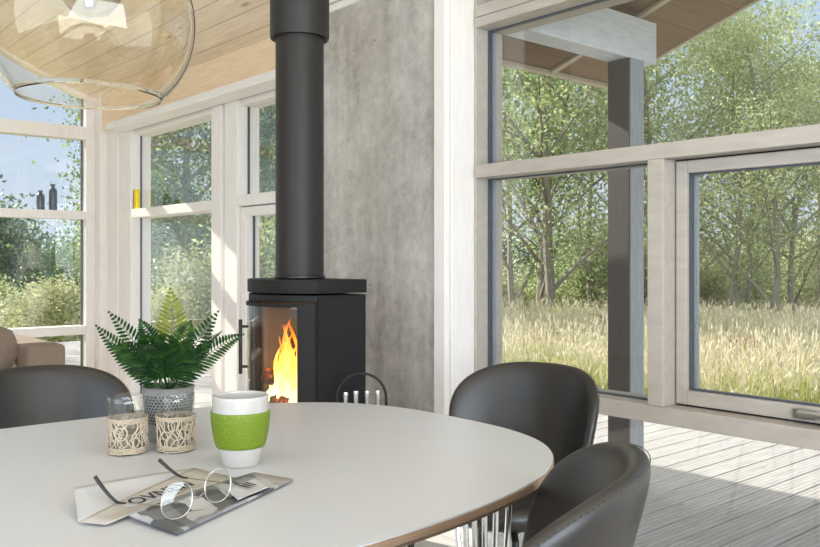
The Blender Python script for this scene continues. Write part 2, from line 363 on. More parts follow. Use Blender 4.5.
# window_1: glazed gable on the left wall
w1 = struct(thing('window_1', None, None, (0, 0, 0)))
f = MB(); xo, xi = XL-.13, XL
Y0, Y1 = -.62, 2.457
f.box(xo, xi, Y1, 2.53, 0, 2.40)
f.box(xo, xi, Y0, Y0+.07, 0, 3.5)
f.box(xo, xi, .93, 1.03, 0, 2.96)
for z0, z1 in ((0, .09), (.525, .596), (1.451, 1.517), (2.094, 2.197)):
    f.box(xo, xi-.0015, Y0+.07, .93, z0, z1); f.box(xo, xi-.0015, 1.03, Y1, z0, z1)
fo = f.build('frame', M['white'], w1, bevel=.004)
f = MB()
f.prism([(Y0, ceil_z(Y0)-.03), (2.53, ceil_z(2.53)-.03), (2.53, ceil_z(2.53)+.03), (Y0, ceil_z(Y0)+.03)], xo, xi+.012, 'x')
f.build('raked_head', M['white'], w1, bevel=.003)
for a, c in ((Y0+.07, .93), (1.03, Y1)):
    for z0, z1 in ((.09, .525), (.596, 1.451), (1.517, 2.094)): pane(w1, XL-.092, XL-.086, a, c, z0, z1)
    MB().prism([(a, 2.197), (c, 2.197), (c, ceil_z(c)), (a, ceil_z(a))], XL-.092, XL-.086, 'x').build('glass_pane', M['glass'], w1)
g = MB()
for z0, z1 in ((.09, .525), (.596, 1.451), (1.517, 2.094), (2.197, 2.40)): g.box(XL-.10, XL-.075, Y1-.010, Y1+.001, z0, z1)
g.build('gasket', M['gasket'], w1)
# window_2: corner window of the garden side
GY = 2.68
w2 = struct(thing('window_2', None, None))
f = MB().box(XL+.10, -6.5, YB-.012, 2.76, 0, 2.17).box(-6.498, -6.27, YB+.003, 2.76, 0, 2.17).box(-4.976, -4.845, YB, 2.76, 0, 2.115)
f.box(-6.27, -4.976, YB+.02, 2.76, 2.082, 2.16).box(-6.27, -4.976, YB+.0015, 2.76, 1.447, 1.513).box(-6.27, -4.976, YB+.0015, 2.76, 0, .09)
f.build('frame', M['white'], w2, bevel=.004)
pane(w2, -6.27, -4.976, GY, GY+.006, 1.513, 2.082); pane(w2, -6.27, -4.976, GY, GY+.006, .09, 1.447)
g = MB()
for z0, z1 in ((1.513, 2.082), (.09, 1.447)): g.box(-6.271, -6.266, GY-.006, GY+.006, z0, z1)
g.build('gasket', M['gasket'], w2)
# window_3: narrow light over a glazed casement, up to the concrete
w3 = struct(thing('window_3', None, None))
f = MB().box(-4.84, -4.80, YB+.025, 2.76, 0, 2.115).box(-4.80, -4.64, YB, 2.76, 0, 2.115).box(-3.80, CX0, YB, 2.76, 0, 2.115)
f.box(-4.64, -3.80, YB+.02, 2.76, 2.082, 2.16).box(-4.64, -3.80, YB+.0015, 2.76, 1.456, 1.524).box(-4.64, -3.80, YB+.0015, 2.76, 0, .05)
f.build('frame', M['white'], w3, bevel=.004)
sa = MB().box(-4.635, -4.575, YB+.02, 2.72, .055, 1.45).box(-3.865, -3.805, YB+.02, 2.72, .055, 1.45).box(-4.575, -3.865, YB+.0215, 2.72, 1.395, 1.45).box(-4.575, -3.865, YB+.0215, 2.72, .055, .13)
so_ = sa.build('casement', M['white'], w3, bevel=.003)
pane(w3, -4.64, -3.80, GY, GY+.006, 1.524, 2.082)
MB().box(-4.575, -3.865, GY, GY+.006, .13, 1.395).build('glass_pane', M['glass'], so_)
g = MB().box(-4.641, -4.632, GY-.006, GY+.006, 1.524, 2.082).box(-4.576, -4.567, GY-.006, GY+.006, .13, 1.395)
g.build('gasket', M['gasket'], w3)
# window_4: the wide fixed window beside the concrete
w4 = struct(thing('window_4', None, None))
XE = -.42; GW = 2.70
f = MB().box(CX1+.085, -2.575, YB+.012, 2.78, 0, 2.42)                                    # side jamb
f.box(-1.710, -1.646, YB, 2.80, .605, 1.478)                                              # mullion
f.box(-.52, XE, YB, 2.80, 0, 2.42)
f.box(-2.575, -.52, YB+.0015, 2.80, 1.478, 1.534)
f.box(-2.575, -.52, YB+.0015, 2.80, .543, .605)
f.box(-2.575, -.52, YB+.001, 2.80, 2.131, 2.172).box(-2.575, -.52, YB+.004, 2.80, 2.175, 2.226)
f.box(-2.575, -.52, YB+.02, 2.742, 0, .008)
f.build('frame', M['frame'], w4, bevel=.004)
pane(w4, -2.575, -.52, GW, GW+.006, 1.534, 2.131); pane(w4, -2.575, -1.710, GW, GW+.006, .605, 1.478)
pane(w4, -2.575, -.52, GW, GW+.006, 2.226, 2.40); pane(w4, -2.575, -.52, GW, GW+.006, .008, .543)
def gask(parent, x0, x1, z0, z1, y, d=.006, name='gasket'):
    g = MB()
    g.box(x0-.001, x0+d, y-.016, y+.004, z0, z1).box(x1-d, x1+.001, y-.016, y+.004, z0, z1)
    g.box(x0, x1, y-.0155, y+.0035, z0-.001, z0+d).box(x0, x1, y-.0155, y+.0035, z1-d, z1+.001); g.build(name, M['gasket'], parent)
    g = MB().box(x0+d, x0+3*d, y+.007, y+.02, z0, z1).box(x1-3*d, x1-d, y+.007, y+.02, z0, z1); g.build('spacer_bar', M['gasket_l'], parent)
gask(w4, -2.575, -.52, 1.534, 2.131, GW); gask(w4, -2.575, -1.710, .605, 1.478, GW)
# window_5: opening sash
w5 = struct(thing('window_5', None, None))
SY = 2.672; sx0, sx1 = -1.640, -.527; sz0, sz1 = .612, 1.472
f = MB().box(sx0, sx0+.042, SY, 2.76, sz0, sz1).box(sx1-.042, sx1, SY, 2.76, sz0, sz1).box(sx0+.042, sx1-.042, SY+.001, 2.76, sz1-.044, sz1).box(sx0+.042, sx1-.042, SY+.001, 2.76, sz0, sz0+.05)
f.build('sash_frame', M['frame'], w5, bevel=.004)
pane(w5, sx0+.042, sx1-.042, 2.705, 2.711, sz0+.05, sz1-.044)
gask(w5, sx0+.042, sx1-.042, sz0+.05, sz1-.044, 2.705)
q = MB(); ya, yb_ = SY+.012, 2.75
q.box(sx0-.0055, sx0-.0003, ya, yb_, sz0-.0065, sz1+.0055).box(sx1+.0003, sx1+.006, ya, yb_, sz0-.0065, sz1+.0055).box(sx0, sx1, ya, yb_, sz0-.0065, sz0-.0003).box(sx0, sx1, ya, yb_, sz1+.0003, sz1+.0055)
q.build('shadow_gap_seal', M['dark'], w5)
h = MB(); hx = -1.20
h.tube([(hx, SY-.012, .637), (hx+.03, SY-.016, .638), (hx+.08, SY-.026, .64), (hx+.22, SY-.028, .644), (hx+.30, SY-.026, .646)], [.013, .012, .009, .008, .007], 10)
h.box(hx-.018, hx+.05, SY-.012, SY, .622, .652)
h.build('handle', M['steel'], w5, smooth=True)
struct(MB().box(XE, XR, YB, 2.78, 0, 2.45).build('wall_front', M['paint']))
# ------------------------------------------------------------------ terrace
DZ = -.03
dk = MB(); bw = .145
for i in range(-84, 21):
    dk.box(i*bw+.004, i*bw+bw-.004, 2.745, 5.95, DZ-.03, DZ)
    for q in range(1, 6): pass
struct(dk.build('trim_7', M['deck'], bevel=.004, seg=1)).name = 'floor_terrace'
pt_ = thing('terrace_canopy', 'gabled timber canopy over the terrace with brown board underside, pale beam and post', 'canopy', (-2.555, 3.69, DZ))
def rel(bm, root):
    L = Vector(root.location); bm.v = [(v[0]-L.x, v[1]-L.y, v[2]-L.z) for v in bm.v]; return bm
PS = .33
def pz(x): return 2.336 + PS*(x+2.83)
def slab(x0, x1, y0, y1, o0, o1):
    m = MB(); m.prism([(x0, pz(x0)+o0), (x1, pz(x1)+o0), (x1, pz(x1)+o1), (x0, pz(x0)+o1)], y0, y1, 'y'); return m
XRG = -.2
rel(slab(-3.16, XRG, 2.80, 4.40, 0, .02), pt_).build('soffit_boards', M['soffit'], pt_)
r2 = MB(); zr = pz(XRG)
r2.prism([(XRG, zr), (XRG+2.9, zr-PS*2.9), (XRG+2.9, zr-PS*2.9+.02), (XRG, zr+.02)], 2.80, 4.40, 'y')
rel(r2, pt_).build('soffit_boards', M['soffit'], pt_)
r3 = slab(-3.17, XRG, 2.80, 4.42, .021, .16); r3.prism([(XRG, zr+.021), (XRG+2.9, zr-PS*2.9+.021), (XRG+2.9, zr-PS*2.9+.16), (XRG, zr+.16)], 2.80, 4.42, 'y')
rel(r3, pt_).build('roof_deck', M['roofing'], pt_)
rel(slab(-3.16, XRG, 4.40, 4.425, -.012, .17), pt_).build('rake_fascia', M['batten'], pt_)
rel(slab(-3.185, -3.16, 2.80, 4.425, -.02, .15), pt_).build('eave_fascia', M['batten'], pt_)
rel(slab(-3.158, XRG, 3.815, 3.855, -.018, -.001), pt_).build('batten', M['batten'], pt_)
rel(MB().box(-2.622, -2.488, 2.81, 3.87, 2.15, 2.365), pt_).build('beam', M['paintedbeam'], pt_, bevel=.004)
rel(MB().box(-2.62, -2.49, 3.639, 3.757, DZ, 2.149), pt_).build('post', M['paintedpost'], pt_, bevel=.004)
rel(MB().box(-2.619, -2.491, 3.625, 3.638, DZ, 2.148), pt_).build('post_shade_board', M['postshade'], pt_, bevel=.002)  # added board whose dark colour carries the shade on the post's house side
# ------------------------------------------------------------------ ground
def gz(x, y):
    dx, dy = x+3, y-3; r = math.hypot(dx, dy); left = max(0, min(1, (-x-9)/8))
    z = -.36 - .022*max(0, min(r, 26)-4)
    z -= max(0, r-(26-12*left))*(.07+.09*left)
    return max(z, -7.5) + .12*noise.noise(Vector((x*.25, y*.25, 0)))*min(1, max(0, (r-5)/6))
gx = np.concatenate([np.arange(-110, -24, 4.), np.arange(-24, 14, 1.), np.arange(14, 60, 4.)])
gy = np.concatenate([np.arange(-40, 4, 4.), np.arange(4, 34, 1.), np.arange(34, 120, 4.)])
struct(MB().grid([[(x, y, gz(x, y) if not (-12.5 < x < 4.5 and -4 < y < 5.8) else min(gz(x, y), -.4)) for x in gx] for y in gy]).build('ground', M['ground'], smooth=True))
# ------------------------------------------------------------------ trees
def branchy(rng, h, r0, lean=(0, 0), nb=7, spread=1.0, first=.35, wob=.06, sub=3):
    """trunk tubes and the tips where leaves sit"""
    mb = MB(); tips = []
    def grow(p, d, L, r, depth, seg=6):
        pts = [p.copy()]; rs = [r]
        for i in range(seg):
            d = (d + Vector((rng.gauss(0, wob), rng.gauss(0, wob), rng.gauss(.02, wob*.5)))).normalized()
            p = p + d*(L/seg); pts.append(p.copy()); rs.append(r*(1-(i+1)/seg*.72))
        mb.tube(pts, rs, 7 if depth == 0 else 5, cap=False)
        return pts, rs, d
    d0 = Vector((lean[0], lean[1], 1)).normalized()
    pts, rs, _ = grow(Vector((0, 0, -.15)), d0, h, r0, 0, 10)
    for k in range(nb):
        t = first + (1-first)*(k+.5)/nb; i = int(t*(len(pts)-1)); a = k*2.4+rng.random()*.8
        d = Vector((math.cos(a)*spread, math.sin(a)*spread, .55+.7*rng.random()))
        L = h*.42*(1.15-t*.75)*(0.8+.4*rng.random())
        bp, br, bd = grow(pts[i], d.normalized(), L, rs[i]*.55, 1, 5)
        tips += [(q, .8) for q in bp[2:]]
        for j in range(sub):
            ii = 1+int(rng.random()*4); a2 = rng.random()*2*PI
            dd = (bd+Vector((math.cos(a2), math.sin(a2), rng.gauss(.2, .4)))).normalized()
            cp, _, _ = grow(bp[ii], dd, L*.5, br[ii]*.5, 2, 3); tips += [(q, 1) for q in cp[1:]]
    tips += [(pts[-1], 1), (pts[-2], 1)]
    return mb, tips
def leaves(rng, tips, n, size, cl, flat=.8):
    nr = np.random.default_rng(rng.randrange(1 << 30)); T = np.array([tuple(t[0]) for t in tips])
    c = T[nr.integers(0, len(T), n)] + nr.normal(0, 1, (n, 3))*np.array([cl, cl, cl*flat])
    u = nr.normal(0, 1, (n, 3)); u /= np.linalg.norm(u, axis=1)[:, None]; u2 = nr.normal(0, 1, (n, 3)); v = np.cross(u, u2); v /= np.linalg.norm(v, axis=1)[:, None]
    s = size*nr.uniform(.6, 1.25, (n, 1)); nn = np.cross(u, v)*s*.12
    V = np.stack([c-u*s*.55, c-v*s*.32+nn, c+u*s*.55, c+v*s*.32+nn], 1).reshape(-1, 3)
    return V
def quads(name, V, mat, parent=None):
    n = len(V)//4; me = bpy.data.meshes.new(name); me.vertices.add(n*4); me.vertices.foreach_set('co', V.astype(np.float32).ravel())
    me.loops.add(n*4); me.loops.foreach_set('vertex_index', np.arange(n*4, dtype=np.int32))
    me.polygons.add(n); me.polygons.foreach_set('loop_start', np.arange(0, n*4, 4, dtype=np.int32)); me.polygons.foreach_set('loop_total', np.full(n, 4, np.int32))
    me.materials.append(mat); me.update(calc_edges=True)
    o = bpy.data.objects.new(name, me); COL.objects.link(o)
    if parent: o.parent = parent
    return o
def proto_tree(name, seed, h, r0, nleaf, lsize, cl, mat, lean=(0, 0), **kw):
    rng = random.Random(seed); t = thing(name, 'x', 'tree')
    mb, tips = branchy(rng, h, r0, lean, **kw)
    mb.build('trunk', M['bark'], t, smooth=True, recalc=False)
    quads('foliage', leaves(rng, tips, nleaf, lsize, cl), M[mat], t); return t
KINDS = {
 'ash': [proto_tree('ash_tree', 11, 10.5, .135, 12500, .115, .42, 'leaf_a', (.05, .02), nb=15, first=.16),
         proto_tree('ash_tree', 12, 9.5, .11, 9500, .115, .42, 'leaf_a', (-.22, -.02), nb=15, first=.14)],
 'birch': [proto_tree('birch_tree', 21, 10.0, .10, 8500, .11, .42, 'leaf_b', (.02, .05), nb=13, first=.15, spread=.8),
           proto_tree('birch_tree', 22, 8.5, .085, 7500, .11, .4, 'leaf_b', (.12, .02), nb=12, first=.12, spread=.8)],
 'maple': [proto_tree('maple_tree', 31, 9.0, .15, 19000, .12, .5, 'leaf_c', (.0, .02), nb=15, first=.12, spread=1.0)],
 'willow': [proto_tree('willow_tree', 41, 5.2, .12, 14000, .10, .45, 'leaf_d', nb=14, first=.06, spread=1.2)],
 'shrub': [proto_tree('leafy_shrub', 51, 2.1, .04, 6000, .085, .26, 'leaf_d', nb=12, first=.04, spread=1.3),
           proto_tree('leafy_shrub', 52, 2.6, .04, 6000, .09, .32, 'leaf_a', nb=12, first=.04, spread=1.3)],
 'far': [proto_tree('woodland_tree', 61, 9.0, .16, 8000, .26, .75, 'leaf_far', nb=13, first=.1, spread=1.15),
         proto_tree('woodland_tree', 62, 8.0, .14, 7500, .25, .7, 'leaf_c', nb=12, first=.1, spread=1.2)]}
used = set()
def plant(kind, i, px, d, label, s=1.0, rz=0., sz=None, cat='tree', group=None):
    src = KINDS[kind][i]; key = (kind, i)
    o = src if key not in used else copy_tree(src); used.add(key)
    p = at_d(px, d); o.location = (p.x, p.y, gz(p.x, p.y)); o.rotation_euler = (0, 0, rz); o.scale = (s, s, sz or s)
    tag(o, label, cat, group)
    if not group and 'group' in o: del o['group']
    return o
# trees seen through the wide window
plant('ash', 0, 551, 21, 'thick straight grey-barked tree in the middle of the fixed window', 1.05, .4)
plant('ash', 1, 541, 22, 'leaning trunk sharing its foot with the thick grey tree', 1.0, -.8)
plant('birch', 0, 512, 23, 'slim leafy tree just outside the window jamb beside the concrete', 1.0, 1.2)
plant('birch', 1, 590, 24, 'light slim tree growing close behind the terrace post', 1.05, 2.2)
plant('maple', 0, 622, 29, 'dark broad tree standing right behind the terrace post', .6, .3)
plant('birch', 0, 668, 22, 'pale slim tree rising under the end of the canopy beam', 1.05, 3.1)
plant('ash', 1, 704, 25, 'tree with bent trunk at the left edge of the opening sash', .95, 1.6)
plant('birch', 1, 724, 20, 'young multi-branched tree seen in the left half of the opening sash', .88, .6)
plant('birch', 0, 745, 23, 'tall light green tree over the middle of the opening sash', .82, 4.4)
plant('ash', 0, 776, 19, 'dark-trunked tree in the right half of the opening sash', .68, 2.5)
plant('ash', 0, 790, 20.5, 'second dark trunk close beside the one in the right half of the sash', .62, 5.1)
plant('birch', 1, 822, 24, 'loose pale tree cut by the right edge of the view', .9, 5.0)
plant('willow', 0, 806, 31, 'rounded straw-green willow low on the right beyond the sash', .8, 0)
rg = random.Random(5)
for k, (px, d) in enumerate([(490, 33), (528, 36), (566, 33), (603, 36), (640, 33), (690, 36), (722, 34)]):
    plant('maple', 0, px, d, 'dense green tree in the second row behind the meadow trees', .42+.1*rg.random(), rg.random()*6, group='second row of meadow trees')
for k, (px, d) in enumerate([(500, 25), (535, 26), (575, 26), (602, 25), (640, 25), (683, 26), (712, 25), (757, 26), (822, 26)]):
    plant('shrub', k % 2, px, d, 'low green shrub at the far edge of the meadow grass', 1.0+.5*rg.random(), rg.random()*6, cat='shrub', group='shrubs at the meadow edge')
# trees seen through the corner windows
plant('maple', 0, 186, 17, 'dark green tree with ivy-like foliage filling the corner window', .78, 2.0)
plant('ash', 1, 215, 19, 'tree with sunlit trunk at the right edge of the corner window', .9, 3.3)
plant('maple', 0, 168, 23, 'dark tree behind the yellow card in the corner window', .8, 4.0)
plant('birch', 0, 256, 18, 'slender tree seen through the narrow light beside the stovepipe', 1.0, .9)
plant('maple', 0, 250, 26, 'dark tree behind the slender one beside the stovepipe', .8, 5.2)
plant('ash', 1, 300, 22, 'leaning tree hidden mostly by the stovepipe', .95, 2.9)
plant('shrub', 0, 158, 13, 'light green shrub behind the fern in the corner window', .55, .5, cat='shrub')
plant('shrub', 0, 196, 14, 'light green shrub low beside the sunlit trunk in the corner window', .8, 2.5, cat='shrub')
plant('shrub', 1, 262, 14, 'green shrub seen low beside the stove', .9, 1.2, cat='shrub')
# gable side
plant('birch', 1, 132, 20, 'loose pale tree reaching in at the corner post of the gable window', .55, 4.1)
plant('ash', 0, -290, 15, 'tree at the far left edge of the gable window', .9, .2)
plant('shrub', 0, 44, 15.5, 'pale yellow-green shrub above the sofa arm in the gable window', .9, 1.0, .6, cat='shrub')
plant('shrub', 1, -6, 17, 'green shrub beside the pale one in the gable window', .6, 2.0, cat='shrub')
for k in range(18):
    px = -60+k*10.0+rg.uniform(-3, 3); d = 24+rg.random()*14
    plant('far', k % 2, px, d, 'woodland tree on the slope below the gable window', .46+.14*rg.random(), rg.random()*6, group='trees on the slope below the gable')
for k in range(34):
    px = -50+k*28+rg.uniform(-6, 6); d = 48+rg.random()*16
    plant('far', k % 2, px, d, 'distant woodland tree beyond the garden', .85+.35*rg.random(), rg.random()*6, group='distant woodland trees')
for ks in KINDS:
    for i, src in enumerate(KINDS[ks]):
        assert (ks, i) in used, (ks, i)
# ------------------------------------------------------------------ meadow
def blades(n, seed, hmin, hmax, w, region, head=0, bend=.25):
    nr = np.random.default_rng(seed); out = []
    P = region(nr, n); n = len(P)
    h = nr.uniform(hmin, hmax, n); a = nr.uniform(0, 2*PI, n); ln = np.abs(nr.normal(0, bend, n))*h
    dx, dy = np.cos(a)*ln, np.sin(a)*ln; b = nr.uniform(0, 2*PI, n); wx, wy = np.cos(b)*w*.5, np.sin(b)*w*.5
    Z = np.array([gz(x, y) for x, y in P])-.02
    m1 = np.stack([P[:, 0]+dx*.3, P[:, 1]+dy*.3, Z+h*.55], 1); t = np.stack([P[:, 0]+dx, P[:, 1]+dy, Z+h*(1-.3*ln/h)], 1)
    W_ = np.stack([wx, wy, np.zeros(n)], 1); B = np.stack([P[:, 0], P[:, 1], Z], 1)
    out.append(np.stack([B-W_, B+W_, m1+W_*.8, m1-W_*.8], 1)); out.append(np.stack([m1-W_*.8, m1+W_*.8, t+W_*.15, t-W_*.15], 1))
    if head:
        k = int(n*head); q = t[:k]; s = nr.uniform(.05, .12, (k, 1)); d = np.stack([dx[:k], dy[:k], h[:k]*.6], 1); d /= np.linalg.norm(d, axis=1)[:, None]
        ww = W_[:k]*2.2; out.append(np.stack([q-ww*.3, q+d*s*.5-ww, q+d*s, q+d*s*.5+ww], 1))
    return np.concatenate(out).reshape(-1, 3)
def wedge(px0, px1, d0, d1):
    def fn(nr, n):
        px = nr.uniform(px0, px1, n); d = d0+(d1-d0)*nr.random(n)**1.15
        X = FW.x*d+RT.x*(px-410)/FP*d; Y = FW.y*d+RT.y*(px-410)/FP*d
        k = (Y > 6.05) | (X < -12.6); return np.stack([X, Y], 1)[k]
    return fn
V = np.concatenate([blades(34000, 1, .25, .66, .016, wedge(440, 900, 6.3, 13), 0, .5), blades(22000, 2, .3, .7, .028, wedge(440, 900, 12, 27)), blades(9000, 3, .08, .2, .03, wedge(-40, 330, 9, 22))])
tag(quads('meadow_grass', V, M['grass']), 'yellow-green meadow grass beyond the terrace', 'grass', kind='stuff')
V = np.concatenate([blades(15000, 4, .35, .85, .009, wedge(440, 900, 6.4, 13), .8, .5), blades(16000, 5, .4, .85, .016, wedge(440, 900, 12, 27), .9, .5)])
tag(quads('seeding_grass', V, M['straw']), 'tall straw-pale grass stems in seed above the green meadow', 'grass', kind='stuff')
def dock(px, d, h, label):
    p = at_d(px, d); t = thing('dock_plant', label, 'plant', (p.x, p.y, gz(p.x, p.y))); rng = random.Random(int(px))
    mb = MB(); tips = []
    for k in range(4):
        a = k*1.6; q = [Vector((math.cos(a)*.03*j, math.sin(a)*.03*j, h*j/5)) for j in range(6)]; mb.tube(q, .008, 5); tips += [(v, 1) for v in q[2:]]
    mb.build('stem', M['dock'], t); tag(quads('seed_heads', leaves(rng, tips, 420, .035, .035), M['dock'], t), kind='stuff')
dock(742, 9.5, .62, 'rust-brown dock plant in seed seen in the middle of the opening sash')
dock(607, 12.5, .75, 'rust-brown dock plant in seed at the left side of the terrace post')
# ------------------------------------------------------------------ stove
st = thing('wood_stove', 'black steel wood-burning stove with curved glass door standing before the concrete wall', 'stove', (-2.905, 1.93, 0))
def arc(x0, x1, off=0, n=14, ybase=1.838, bulge=.108):
    """points along the bowed stove front from x0 to x1"""
    out = []
    for i in range(n+1):
        x = x0+(x1-x0)*i/n; u = (x+2.905)/.24; out.append((x, ybase-bulge*(1-abs(u)**2.4)+off))
    return out
def foot(off=0, xa=-3.145, xb=-2.665): return [(xa-off, 2.075), (xa-off, 1.838-off)]+arc(xa, xb, -off)[1:-1]+[(xb+off, 1.838-off), (xb+off, 2.075)]
bd = MB(); bd.prism(foot(), .04, .50); bd.prism(foot(), .955, .985)
bd.box(-3.143, -2.667, 2.055, 2.073, .50, .955)
bd.box(-2.683, -2.667, 1.842, 2.055, .50, .955); bd.box(-3.143, -3.127, 1.845, 2.055, .50, .955)
rel(bd, st).build('body', M['stove'], st, smooth=True, angle=30, bevel=.003)
rel(MB().prism([(-3.10, 2.05), (-3.10, 1.80)]+arc(-3.07, -2.74, .05)+[(-2.70, 1.88), (-2.70, 2.05)], .0, .039), st).build('plinth', M['blackmetal'], st)
ln = MB(); ln.box(-3.125, -2.685, 2.03, 2.054, .50, .954).box(-2.70, -2.684, 1.86, 2.03, .50, .954).box(-3.126, -3.11, 1.87, 2.03, .50, .954)
rel(ln, st).build('firebrick_lining', M['liner'], st)
rel(MB().prism(foot(.006), .992, 1.045), st).build('top_plate', M['stove'], st, smooth=True, angle=30, bevel=.004)
def shell(x0, x1, z0, z1, off, th, n=16):
    m = MB(); a = arc(x0, x1, off, n); c = arc(x0, x1, off+th, n); m.prism(a+c[::-1], z0, z1); return m
door = MB()
for z0, z1 in ((.505, .545), (.938, .952)):
    m = shell(-3.14, -2.70, z0, z1, -.012, .016); door.add(m.v, m.f)
m = shell(-2.715, -2.6655, .505, .952, -.012, .016, 6); door.add(m.v, m.f)
m = shell(-3.143, -3.126, .505, .952, -.012, .016, 3); door.add(m.v, m.f)
dr = rel(door, st).build('door', M['stove'], st, smooth=True, angle=30)
gl = rel(shell(-3.126, -2.715, .545, .938, -.006, .004, 24), st).build('glass_pane', M['glass'], dr, smooth=True, angle=30)
hd = MB().tube([(-3.165, 1.790, .64), (-3.165, 1.790, .87)], .008, 10).tube([(-3.165, 1.79, .67), (-3.135, 1.835, .67)], .006, 8).tube([(-3.165, 1.79, .84), (-3.135, 1.835, .84)], .006, 8)
rel(hd, st).build('handle', M['blackmetal'], dr, smooth=True)
rel(MB().box(-2.6665, -2.660, 1.842, 2.07, .05, .98), st).build('side_panel', M['stove'], st, bevel=.002)
# flue
fl = thing('stovepipe', 'dark grey round stovepipe rising from the stove through a wider sleeve to the ceiling', 'stovepipe', (-2.905, 1.917, 1.046))
MB().lathe([(.0985, 0), (.0985, 1.05)], 64).build('lower_pipe', M['pipe'], fl, smooth=True)
MB().lathe([(.1015, 0), (.1045, .004), (.1045, .012), (.0990, .014)], 64).build('collar', M['blackmetal'], fl, smooth=True)
cz = ceil_z(1.917)-1.046
MB().lathe([(.0992, .993), (.108, .982), (.1185, .982), (.121, .992), (.121, cz+.03)], 64).build('insulated_sleeve', M['pipe'], fl, smooth=True, angle=60)
# logs and flames
def log(loc, ln_, r, rz, tilt, label):
    o = MB(); rng = random.Random(int(ln_*1000)); n = 9
    ring = [r*(.82+.3*rng.random()) for _ in range(n)]
    for q in (0,):
        rows = [[(x, ring[j]*math.cos(2*PI*j/n), ring[j]*math.sin(2*PI*j/n)) for j in range(n)] for x in (-ln_/2, -ln_/4, 0, ln_/4, ln_/2)]
        o.grid(rows, wrap=True); k = len(o.v); o.add([], []); o.f += [tuple(range(n))[::-1], tuple(range(k-n, k))]; o.m += [0, 0]
    ob = o.build('firewood_log', M['ember'], None); ob.location = loc; ob.rotation_euler = (0, tilt, rz)
    return tag(ob, label, 'firewood')
log((-2.93, 1.96, .535), .27, .036, .1, 0, 'burning log lying flat at the back of the stove fire')
log((-2.95, 1.86, .540), .26, .042, -.25, .0, 'charred log lying in front inside the stove fire')
log((-2.94, 1.90, .618), .25, .036, .55, .16, 'split log resting across the two others in the flames')
fr_ = thing('fire', 'bright orange and yellow flames burning behind the stove glass', 'fire', (-2.94, 1.905, .53))
rng = random.Random(9)
for k in range(38):
    x, y = rng.uniform(-.13, .13), rng.uniform(-.085, .085); hh = (.335 if abs(x-.02) < .06 else .21)*rng.uniform(.45, 1.05); w_ = rng.uniform(.010, .026); ph = rng.random()*6
    pts = []; rs = []
    for i in range(13):
        t = i/12; pts.append((x*(1-.45*t)+.024*math.sin(ph+t*6)*t, y*(1-.4*t)+.02*math.cos(ph+t*5)*t, hh*t)); rs.append(w_*(math.sin(PI*min(1, (t+.12)*.9))**.8)*(1-t*.55)+.0008)
    MB().tube(pts, rs, 8).build('flame', M['flame'], fr_, smooth=True)
fp = bpy.data.lights.new('fire_glow', 'POINT'); fp.energy = 2.2; fp.color = (1, .5, .18); fp.shadow_soft_size = .06
fo = bpy.data.objects.new('fire_glow', fp); COL.objects.link(fo); fo.location = (-2.88, 1.86, .74)
# fireplace tools
p = at_d(361.5, 3.2)
to = thing('fireplace_tool_stand', 'black ring-shaped fireplace tool stand with steel handles beside the stove', 'tool stand', (p.x, p.y, 0), TH)
zc = .690; R0 = .094
MB().tube([(R0*math.cos(a), 0, zc-R0+R0*math.sin(a)) for a in [i*PI/24 for i in range(25)]][::1], .0055, 10).tube([(R0, 0, zc-R0), (R0, 0, .02)], .0055, 8).tube([(-R0, 0, zc-R0), (-R0, 0, .02)], .0055, 8).build('ring', M['blackmetal'], to, smooth=True)
MB().lathe([(0, 0), (.12, 0), (.12, .012), (.11, .018), (0, .018)], 36).build('base', M['blackmetal'], to, smooth=True)
MB().tube([(-R0, 0, .555), (R0, 0, .548)], .005, 8).build('crossbar', M['blackmetal'], to, smooth=True)
for k, (x, zt) in enumerate(((-.060, .620), (-.021, .625), (.022, .626), (.063, .627))):
    tl = MB().lathe([(0, zt), (.0095, zt), (.0105, zt-.004), (.0085, zt-.035), (.0095, zt-.075), (.005, zt-.085), (0, zt-.085)], 16, (x, -.008, 0)).build('tool_handle', M['chrome'], to, smooth=True)
    MB().tube([(x, -.008, zt-.08), (x, -.008, .12)], .004, 8).build('tool_shaft', M['blackmetal'], tl, smooth=True)
# ------------------------------------------------------------------ table
TX, TY, TA, TB, TZ = -1.462, .52, .576, .90, .74
def sup(a, b, n=120, e=2.85):
    return [(math.copysign(abs(math.cos(t))**(2/e), math.cos(t))*a, math.copysign(abs(math.sin(t))**(2/e), math.sin(t))*b) for t in [2*PI*i/n for i in range(n)]]
tb = thing('dining_table', 'super-elliptical pale laminate dining table with plywood edge and steel rod legs', 'table', (TX, TY, 0))
m = MB(); m.prism(sup(TA-.0015, TB-.0015), TZ-.003, TZ); m.build('tabletop', M['laminate'], tb)
m = MB(); n_ = 120; rows = [[(x, y, z) for x, y in sup(TA-o, TB-o)] for o, z in ((0, TZ-.0025), (0, TZ-.014), (.006, TZ-.022))]
m.grid(rows, wrap=True); m.f.append(tuple(range(2*n_, 3*n_))); m.m.append(0)
m.f.append(tuple(range(n_))[::-1]); m.m.append(0); m.build('plywood_edge', M['ply'], tb)
for sx_, sy_ in ((1, 1), (1, -1), (-1, 1), (-1, -1)):
    m = MB(); base = Vector((.36*sx_, .62*sy_, 0))
    tops = [Vector(((.20+.052*k)*sx_, (.69-.022*k)*sy_, TZ-.023)) for k in range(6)]
    for k, q in enumerate(tops):
        fpnt = base+Vector(((k-2.5)*.012*sx_, -(k-2.5)*.005*sy_, 0)); m.tube([q, q.lerp(fpnt, .5), fpnt], .0055, 8)
    m.lathe([(0, 0), (.03, 0), (.03, .006), (0, .008)], 20, (base.x, base.y, 0))
    m.build('leg', M['chrome'], tb, smooth=True)
